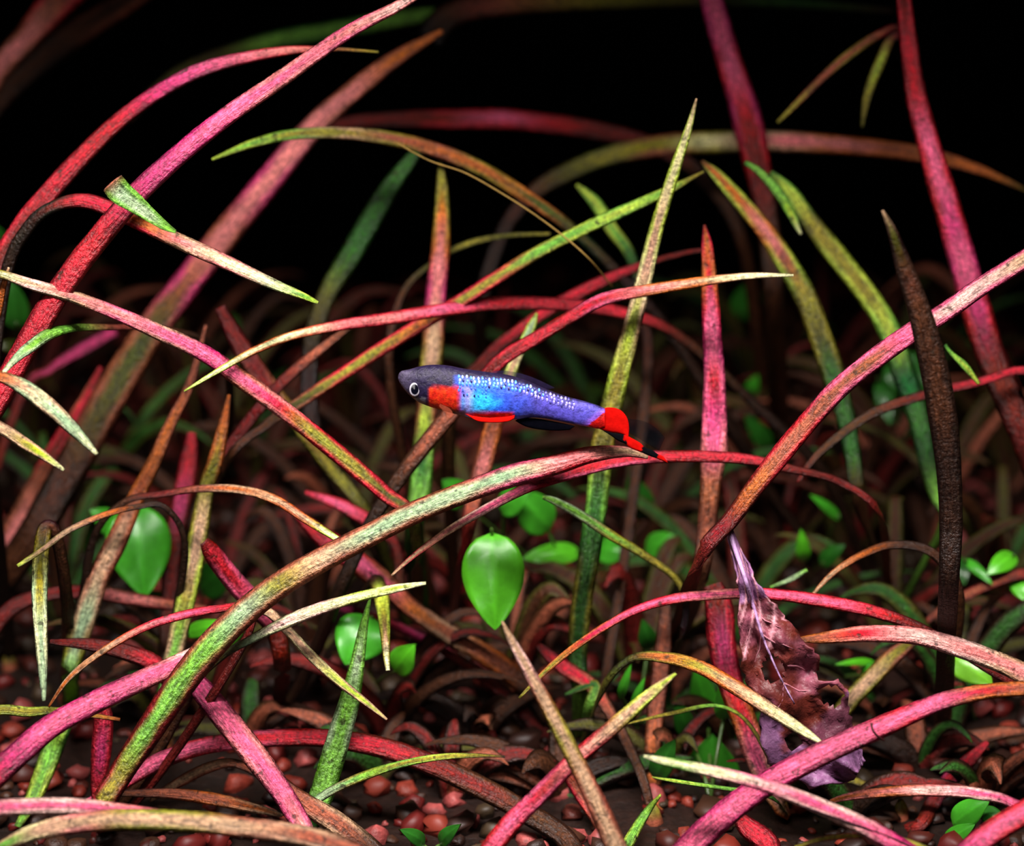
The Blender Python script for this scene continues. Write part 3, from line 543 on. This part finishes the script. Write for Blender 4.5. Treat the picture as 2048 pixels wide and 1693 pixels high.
herb((1520, 900), 'dim green leaf cluster blurred above the long red leaf at right', [(1480,640,1510,560,62,5400,DK), (1500,790,1515,750,30,5300,MD), (1540,900,1490,830,40,5200,DK)])
herb((1850, 960), 'blurred green plant in shadow behind the red leaf at right', [(1780,720,1855,790,96,5000,DK), (1760,760,1780,850,40,5000,DK), (1820,830,1850,740,70,5100,DK)])
herb((60, 840), 'dim green leaf pair at the left edge under the long pink leaf', [(35,660,20,560,58,4800,DK), (0,500,-10,450,44,4900,DK), (60,700,-10,690,30,4900,(60,70,20))])
herb((400, 1300), 'flat green leaf glimpsed between pink leaves at lower left', [(370,1268,460,1248,36,4350,BR), (400,1180,470,1130,80,4700,DK), (440,1290,500,1230,46,4400,MD)])
herb((1940, 1690), 'green seedling half hidden by the rosy leaf near the lower right corner', [(1905,1650,1980,1600,56,4050,MD), (1890,1690,1950,1650,40,4050,MD), (1960,1620,2020,1660,40,4050,DK)])
herb((1660, 1390), 'sliver of green leaf right of the shrivelled purple leaf', [(1750,1325,1670,1330,16,4450,BR), (1720,1350,1770,1320,18,4450,MD)])
herb((860, 1740), 'dark green seedling at the bottom edge left of centre', [(850,1690,800,1660,34,4000,DK), (880,1690,920,1650,34,4000,DK), (650,1640,690,1600,30,4050,DK)][:2])
herb((1270, 1480), 'small green seedling between red pebbles right of the grey-tan leaf', [(1240,1400,1262,1330,20,4300,MD), (1265,1420,1290,1355,18,4300,MD), (1300,1300,1285,1240,40,4500,DK), (1310,1560,1350,1480,50,4200,DK)])

# ---------------------------------------------------------------- shrivelled purple leaf
def dead_leaf():
    sp = [(1452,1040,4050,5,5),(1462,1075,4040,7,8),(1474,1110,4030,10,12),(1488,1150,4020,14,18),(1500,1190,4010,22,26),(1512,1230,4005,36,46),(1524,1270,4000,48,62),(1540,1310,4000,58,74),(1558,1350,4005,66,86),(1580,1392,4010,66,74),(1602,1430,4020,92,108),(1630,1470,4030,108,84),(1660,1505,4040,84,66),(1690,1530,4045,52,52),(1716,1546,4050,14,26)]
    g = P(1600, 1400, 4040)
    o = thing('dead_leaf', 'shrivelled purple-brown leaf with holes and a thin stalk among the red leaves', 'leaf', (g.x, g.y, ground_z(g.x, g.y)))
    rows = crom(sp, 5); NW = 22; vs = []; cs = []
    hv = ((1545, 1338, 17, 22), (1662, 1392, 20, 16), (1585, 1480, 11, 16), (1648, 1352, 10, 12))
    keep = {}
    pur = lin((126, 88, 130)); mauve = lin((138, 74, 92)); brn = lin((86, 32, 24)); pale = lin((190, 130, 140))
    for i, (x, y, d, hl, hr) in enumerate(rows):
        x2, y2 = rows[min(i+1, len(rows)-1)][:2]; x1, y1 = rows[max(i-1, 0)][:2]; L = math.hypot(x2-x1, y2-y1); tx, ty = (x2-x1)/L, (y2-y1)/L
        for j in range(NW+1):
            u = 2*j/NW-1
            hw = (hl if u < 0 else hr); jag = 1+(.22*noise.noise(Vector((i*.33, 5*(u > 0), 1)))+.13*noise.noise(Vector((i*.9, 9*(u > 0), 4))))*(abs(u)**2 if i > 12 else 0)
            px = x-ty*(-u)*(-1)*hw*jag*(-1)*-1; py = y+tx*(-u)*hw*jag
            px = x+ty*u*hw*jag; py = y-tx*u*hw*jag
            amp = min(i/20, 1)
            cr = 34*noise.noise(Vector((px*.016, py*.016, 2)))+16*noise.noise(Vector((px*.045, py*.045, 7)))
            fold = 26*abs(math.sin(u*2.2+i*.12))
            vein = 8*math.exp(-(((u*3+i*.28) % 1.0-.5)/.16)**2)
            dd = d-(cr+fold+vein)*amp-14*math.exp(-(u/.14)**2)
            vs.append(P(px, py, dd)); 
            ny = noise.noise(Vector((px*.013, py*.013, 4)))+.5*noise.noise(Vector((px*.04, py*.04, 1)))
            t = max(0, min(1, .5+ny*1.3)); c = tuple(mauve[k]*t+brn[k]*(1-t) for k in range(3))
            if y < 1200: c = tuple(pur[k]*.8+mauve[k]*.2 for k in range(3))
            if px+py > 3080 or (px < 1560 and py > 1420): c = tuple(pur[k]*.75+c[k]*.25 for k in range(3))
            if 1290 < py < 1400 and px < 1590 or (px > 1600 and py < 1490 and py > 1390): c = tuple(brn[k]*.75+c[k]*.25 for k in range(3))
            if abs((u*3+i*.28) % 1.0-.5) < .07 and y < 1300: c = pale
            cs.append(c); keep[i*(NW+1)+j] = not any(((px-h[0])/h[2])**2+((py-h[1])/h[3])**2 < 1+.5*noise.noise(Vector((px*.08, py*.08, 0))) for h in hv)
    fs = []
    for i in range(len(rows)-1):
        for j in range(NW):
            q = (i*(NW+1)+j, i*(NW+1)+j+1, (i+1)*(NW+1)+j+1, (i+1)*(NW+1)+j)
            if all(keep[a] for a in q): fs.append(q)
    b = part('leaf_blade', o, vs, fs, MAT_DEAD, cols=cs)
    md = b.modifiers.new('thickness', 'SOLIDIFY'); md.thickness = 4*K; md.offset = 0
    pts = []; rad = []
    for i, (x, y, d, hl, hr) in enumerate(rows[:48]):
        c = vs[i*(NW+1)+NW//2]; pts.append(c+(CAM-c).normalized()*3); rad.append(max(1.5, 6-5*i/48))
    sv, sf = tube(pts, rad)
    m = part('midrib', o, sv, sf, MAT_DEAD, cols=[lin((160, 124, 166))]*len(sv)); m['label'] = 'lilac midrib and stalk'
    # side veins
    for k in range(4):
        i0 = 24+k*6
        for s in (-1, 1):
            pp = []
            for t in range(7):
                i = i0+t; j = NW//2+s*int(t*1.3)
                if 0 <= j <= NW and i < len(rows) and keep[i*(NW+1)+j]: pp.append(vs[i*(NW+1)+j]+(CAM-vs[i*(NW+1)+j]).normalized()*2.5)
            if len(pp) > 3:
                sv, sf = tube(pp, [2.6-.3*a for a in range(len(pp))], 6); part('side_vein', o, sv, sf, MAT_DEAD, cols=[lin((160, 100, 112))]*len(sv))
dead_leaf()

# ---------------------------------------------------------------- threads of algae
def thread(label, pts, r, col):
    g = P(*pts[0]); o = None
    ps = [Vector(c) for c in crom([tuple(P(*p)) for p in pts], 8)]
    vs, fs = tube(ps, r, 6)
    me = mesh('algae_thread', vs, fs, cols=[lin(col)]*len(vs), origin=g); o = link(me, 'algae_thread', MAT_THREAD); o.location = g*K
    o['label'] = label; o['category'] = 'algae'
thread('thin tan algae thread hanging diagonally below the slender olive leaf', [(796,288,4280),(860,322,4290),(930,346,4290),(1000,385,4290),(1070,430,4290),(1130,475,4290),(1180,520,4290),(1225,575,4400)], 1.7, (150, 120, 60))
thread('dark hair of algae wound round the bright pink leaf at lower right', [(1743,1448,3795),(1746,1462,3785),(1756,1474,3785),(1768,1482,3795)], 2.2, (50, 20, 20))
thread('fine dark thread lying across the pink leaf near the bottom right', [(1600,1612,3700),(1680,1640,3700),(1760,1668,3702),(1830,1700,3702),(1900,1760,3700)], 2.0, (50, 20, 30))

# ---------------------------------------------------------------- the fish
def fish():
    D = 3950
    o = thing('fish', 'small fish with iridescent blue flank, red cheek and red and black sword tail', 'fish', P(1000, 800, D))
    prof = [(796.5,752,759),(799,746,765),(804,742,773),(814,740,786),(826,737,797),(840,733,806),(860,730,814),(880,730,820),(900,732,826),(925,737,832),(950,741,837),(980,745,840),(1010,749,841),(1035,755,839),(1060,764,836),(1085,775,837),(1110,785,841),(1140,795,847),(1170,803,853),(1195,811,858),(1210,818,856)]
    smp = crom(prof, 6); NR = 40; vs = []; cs = []
    def colour(px, py, yt, yb):
        f = (py-yt)/(yb-yt+1e-6)
        dark = (.014, .009, .034); n1 = noise.noise(Vector((px*.05, py*.05, 0))); n2 = noise.noise(Vector((px*.15, py*.15, 3)))
        blue = lin((36, 92, 232)); vio = lin((78, 70, 172)); azure = lin((50, 190, 255)); red = lin((196, 30, 16)); dull = lin((70, 62, 84))
        def mx(a, b, t): t = max(0, min(1, t)); return tuple(a[k]*(1-t)+b[k]*t for k in range(3))
        c = dark
        if px < 850: c = mx(dull, dark, (px-805)/30)
        # flank
        if px > 905:
            mid = (px-905)/18; band = mx(blue, vio, (px-985)/100)
            if px < 1010: band = mx(band, azure, (1.5-abs(px-958)/40-abs(py-806)/22))
            band = mx(band, lin((150, 140, 215)), (1-abs(px-935)/16)*.9*(1 if py > 775 else .4))
            band = mx(band, lin((56, 48, 110)), (n1+.1)*.9 if px > 1010 else 0)
            upper = yt+max(2.5, 16-(px-905)*.05)
            if py > upper: c = mx(dark, band, min(mid, (py-upper)/7))
            if px > 1150: c = mx(c, vio, .6)
            if py < upper: c = mx(c, dark, .7)
            if px+(py-835)*1.3 > 1196: c = lin((172, 12, 8))
            elif px > 1150: c = mx(c, lin((130, 80, 190)), (px+(py-835)*1.3-1176)/20)
        # cheek and throat
        if 856 < px < 925 and 772 < py < 818+(px-856)*.14:
            a = min((px-856)/4, (925-px)/10, (py-772)/4, (818+(px-856)*.14-py)/4); c = mx(c, mx(red, lin((214, 70, 20)), n2+.15), a)
        if 856 <= px < 930 and py > 816+(px-856)*.1: c = mx(c, lin((120, 60, 26)), .8)
        # belly
        if 935 < px < 1030 and py > 822: c = mx(c, lin((200, 20, 14)), min((py-822)/5, (px-935)/15, (1030-px)/6))
        if px < 850 and py > 796: c = mx(c, lin((120, 118, 130)), .6)
        return c
    for i, (x, yt, yb) in enumerate(smp):
        h = (yb-yt)/2; cy = (yt+yb)/2; th = h*(.62 if x < 1000 else .62-.22*(x-1000)/210)
        for j in range(NR):
            a = 2*math.pi*j/NR; s = math.sin(a); c = math.cos(a)
            py = cy-h*c; dz = th*math.copysign(abs(s)**.85, s)
            vs.append(P(x, py, D+dz)); cs.append(colour(x, py, yt, yb))
    n = len(smp); fs = []
    for i in range(n-1):
        for j in range(NR): fs.append((i*NR+j, (i+1)*NR+j, (i+1)*NR+(j+1) % NR, i*NR+(j+1) % NR))
    fs.append(tuple(range(NR))); fs.append(tuple((n-1)*NR+j for j in range(NR-1, -1, -1)))
    part('body', o, vs, fs, MAT_FISH, cols=cs)
    def surf(px, py, lift=0.0, side=-1):
        r = min(smp, key=lambda q: abs(q[0]-px)); h = (r[2]-r[1])/2; cy = (r[1]+r[2])/2
        c = max(-1, min(1, (cy-py)/h)); th = h*(.62 if px < 1000 else .62-.22*(px-1000)/210)
        return D+side*(th*abs(math.sqrt(1-c*c))**.85+lift)
    # jaw line
    # eyes
    for side in (-1, 1):
        ex, ey = 829.5, 779.5; d = surf(ex, ey, -1, side)
        cvs = []; ccs = []; cfs = []; nr = 20; rings = ((0, 4.6), (5, 4.2), (7.2, 3.7), (8.6, 3.6), (11.0, 3.2), (12.4, 1.4), (13.2, -1.5))
        for q, (r, hgt) in enumerate(rings):
            for j in range(nr):
                a = 2*math.pi*j/nr; cvs.append(P(ex+r*.84*math.cos(a), ey+r*1.12*math.sin(a)-.28*r*math.cos(a)*0, d+side*hgt))
                ccs.append((.002, .002, .006) if q < 4 else lin((205, 200, 215)) if q < 6 else lin((70, 62, 84)))
        for q in range(len(rings)-1):
            for j in range(nr):
                f = (q*nr+j, q*nr+(j+1) % nr, (q+1)*nr+(j+1) % nr, (q+1)*nr+j); cfs.append(f if side < 0 else f[::-1])
        e = part('eye', o, cvs, cfs, MAT_EYE, cols=ccs)
        if side < 0: e['label'] = 'black eye with silvery ring'
    # lips
    sv, sf = tube([P(800, 758, D-5), P(798.5, 757, D), P(800, 758, D+5)], [2, 2.4, 2]); part('mouth', o, sv, sf, MAT_FISH, cols=[lin((86, 80, 120))]*len(sv))
    # scales: overlapping little shields on both flanks
    for side in (-1, 1):
        svs = []; sfs = []; scs = []
        for row in range(9):
            for k in range(34):
                px = 918+k*7.6+(row % 2)*1.6+R.uniform(-1.2, 1.2)
                r = min(smp, key=lambda q: abs(q[0]-px)); top = r[1]+max(5, 17-(px-918)*.05)
                py = top+row*7.2+R.uniform(-1, 1)
                if py > r[2]-14 or px > 1150: continue
                if row > 2 and (px > 975 or R.random() < .35): continue
                if row > 5: continue
                b0 = len(svs); s = 2.7 if row < 3 else 2.0
                for m in range(8):
                    a = 2*math.pi*m/8; qx = px+s*.85*math.cos(a); qy = py+s*1.55*math.sin(a)
                    svs.append(P(qx, qy, surf(qx, qy, .4+1.8*max(0, math.cos(a)), side)))
                svs.append(P(px, py, surf(px, py, 2.2, side))); cn = len(svs)-1
                for m in range(8):
                    f = (b0+m, b0+(m+1) % 8, cn); sfs.append(f if side < 0 else f[::-1])
                t = R.random(); base = lin((70, 140, 255)) if px < 1040 else lin((140, 130, 230))
                if row < 2 and t > .3: base = lin((150, 175, 250)) if t > .65 else lin((80, 140, 250))
                if row >= 3: base = lin((64, 160, 255)) if t > .4 else lin((96, 120, 240))
                if row >= 3: base = lin((56, 130, 250)) if t > .4 else lin((64, 96, 215))
                if t < .2: base = lin((20, 26, 90))
                if px > 1090: base = lin((130, 120, 215)) if t > .3 else lin((60, 54, 140))
                scs += [base]*9
        so = part('scales', o, svs, sfs, MAT_SCALE, cols=scs); so['kind'] = 'stuff'
    # fins: thin closed plates with rays
    def fin(name, pts, cols, mat, dcen, th=1.6, rays=None):
        """pts: list of (x,y,d offset) pairs: upper edge list and lower edge list"""
        up, lo = pts; N = len(up); M = 8; v = []; c = []
        for s in (0, 1):
            for i in range(N):
                for j in range(M+1):
                    t = j/M; x = up[i][0]*(1-t)+lo[i][0]*t; y = up[i][1]*(1-t)+lo[i][1]*t
                    edge = min(1, 4*min(t, 1-t)+.15)
                    ray = .8*math.sin(t*math.pi*9)
                    v.append(P(x, y, dcen+(th*edge+ray*.6)*(1 if s else -1))); c.append(cols(x, y, i/(N-1), t))
        n = N*(M+1); f = []
        for i in range(N-1):
            for j in range(M):
                q = i*(M+1)+j; f.append((q, q+M+1, q+M+2, q+1)); f.append((n+q, n+q+1, n+q+M+2, n+q+M+1))
            q = i*(M+1); f.append((q, n+q, n+q+M+1, q+M+1)); q += M; f.append((q, q+M+1, n+q+M+1, n+q))
        for j in range(M):
            f.append((j, j+1, n+j+1, n+j)); q = (N-1)*(M+1)+j; f.append((q, n+q, n+q+1, q+1))
        return part(name, o, v, f, mat, cols=c)
    red = lin((172, 12, 8)); blk = (.003, .003, .004)
    up = [(1178,838),(1190,828),(1202,820),(1214,815.5),(1228,816),(1240,820),(1249,828),(1255,838),(1258,852),(1258,864),(1257,872)]
    lo = [(1178,840),(1184,848),(1191,854),(1198,858),(1205,861),(1214,864),(1224,866),(1234,867),(1243,869),(1250,872),(1256,877)]
    up = crom(up, 3); lo = crom(lo, 3)
    t = fin('tail_fin', (up, lo), lambda x, y, a, b: red, MAT_FIN, D, 3.0); t['label'] = 'rounded bright red tail fin'
    up = crom([(1205,861),(1225,866),(1240,868),(1254,872),(1266,878),(1280,886),(1291,896),(1305,901),(1316,909),(1326,913),(1336,926)], 4)
    lo = crom([(1206,862),(1222,872),(1236,882),(1250,888),(1258,895),(1268,900),(1282,905),(1298,912),(1312,917),(1324,922),(1336,926.5)], 4)
    def sword(x, y, a, b):
        s = x*.8+y*.6
        if x < 1254 and y > 866: return blk if not (x > 1248 and y < 882) else red
        if 1252 <= x and s < 1566: return red if y > 874 or x < 1290 else red
        if s < 1600: return blk
        return red
    t = fin('tail_sword', (up, lo), sword, MAT_FIN, D-2, 2.4); t['label'] = 'pointed tail sword banded black and red'
    up = crom([(1040,836),(1070,837),(1100,842),(1130,848),(1150,853)], 4); lo = crom([(1030,842),(1050,853),(1075,859),(1110,862),(1140,860)], 4)
    t = fin('anal_fin', (up, lo), lambda x, y, a, b: (.0015, .0015, .003), MAT_FIN, D, 1.6); t['label'] = 'black anal fin'
    up = crom([(930,828),(950,833),(980,836),(1010,834),(1030,830)], 4); lo = crom([(938,832),(955,843),(985,846),(1015,844),(1028,838)], 4)
    t = fin('pelvic_fin', (up, lo), lambda x, y, a, b: lin((205, 18, 12)), MAT_FIN, surf(985, 836)-2, 1.4); t['label'] = 'red pelvic fin'
    up = crom([(985,743),(1010,742),(1040,747),(1070,757),(1110,776)], 4); lo = crom([(985,748),(1010,752),(1035,757),(1062,766),(1095,780)], 4)
    fin('dorsal_fin', (up, lo), lambda x, y, a, b: (.02, .014, .045), MAT_CLEARFIN, D, 1.2)
    up = crom([(880,808),(892,813),(902,820),(908,832)], 4); lo = crom([(878,813),(884,820),(892,828),(900,836)], 4)
    fin('pectoral_fin', (up, lo), lambda x, y, a, b: lin((150, 70, 50)), MAT_CLEARFIN, surf(900, 810)-6, 1.0)
    up = crom([(1256,838),(1285,842),(1310,855),(1330,876)], 4); lo = crom([(1258,866),(1275,876),(1295,888),(1318,902)], 4)
    fin('clear_tail_web', (up, lo), lambda x, y, a, b: (.003, .004, .006), MAT_CLEARFIN, D+1, 1.0)
fish()
for o in bpy.data.objects:
    if '_root' in o: del o['_root']
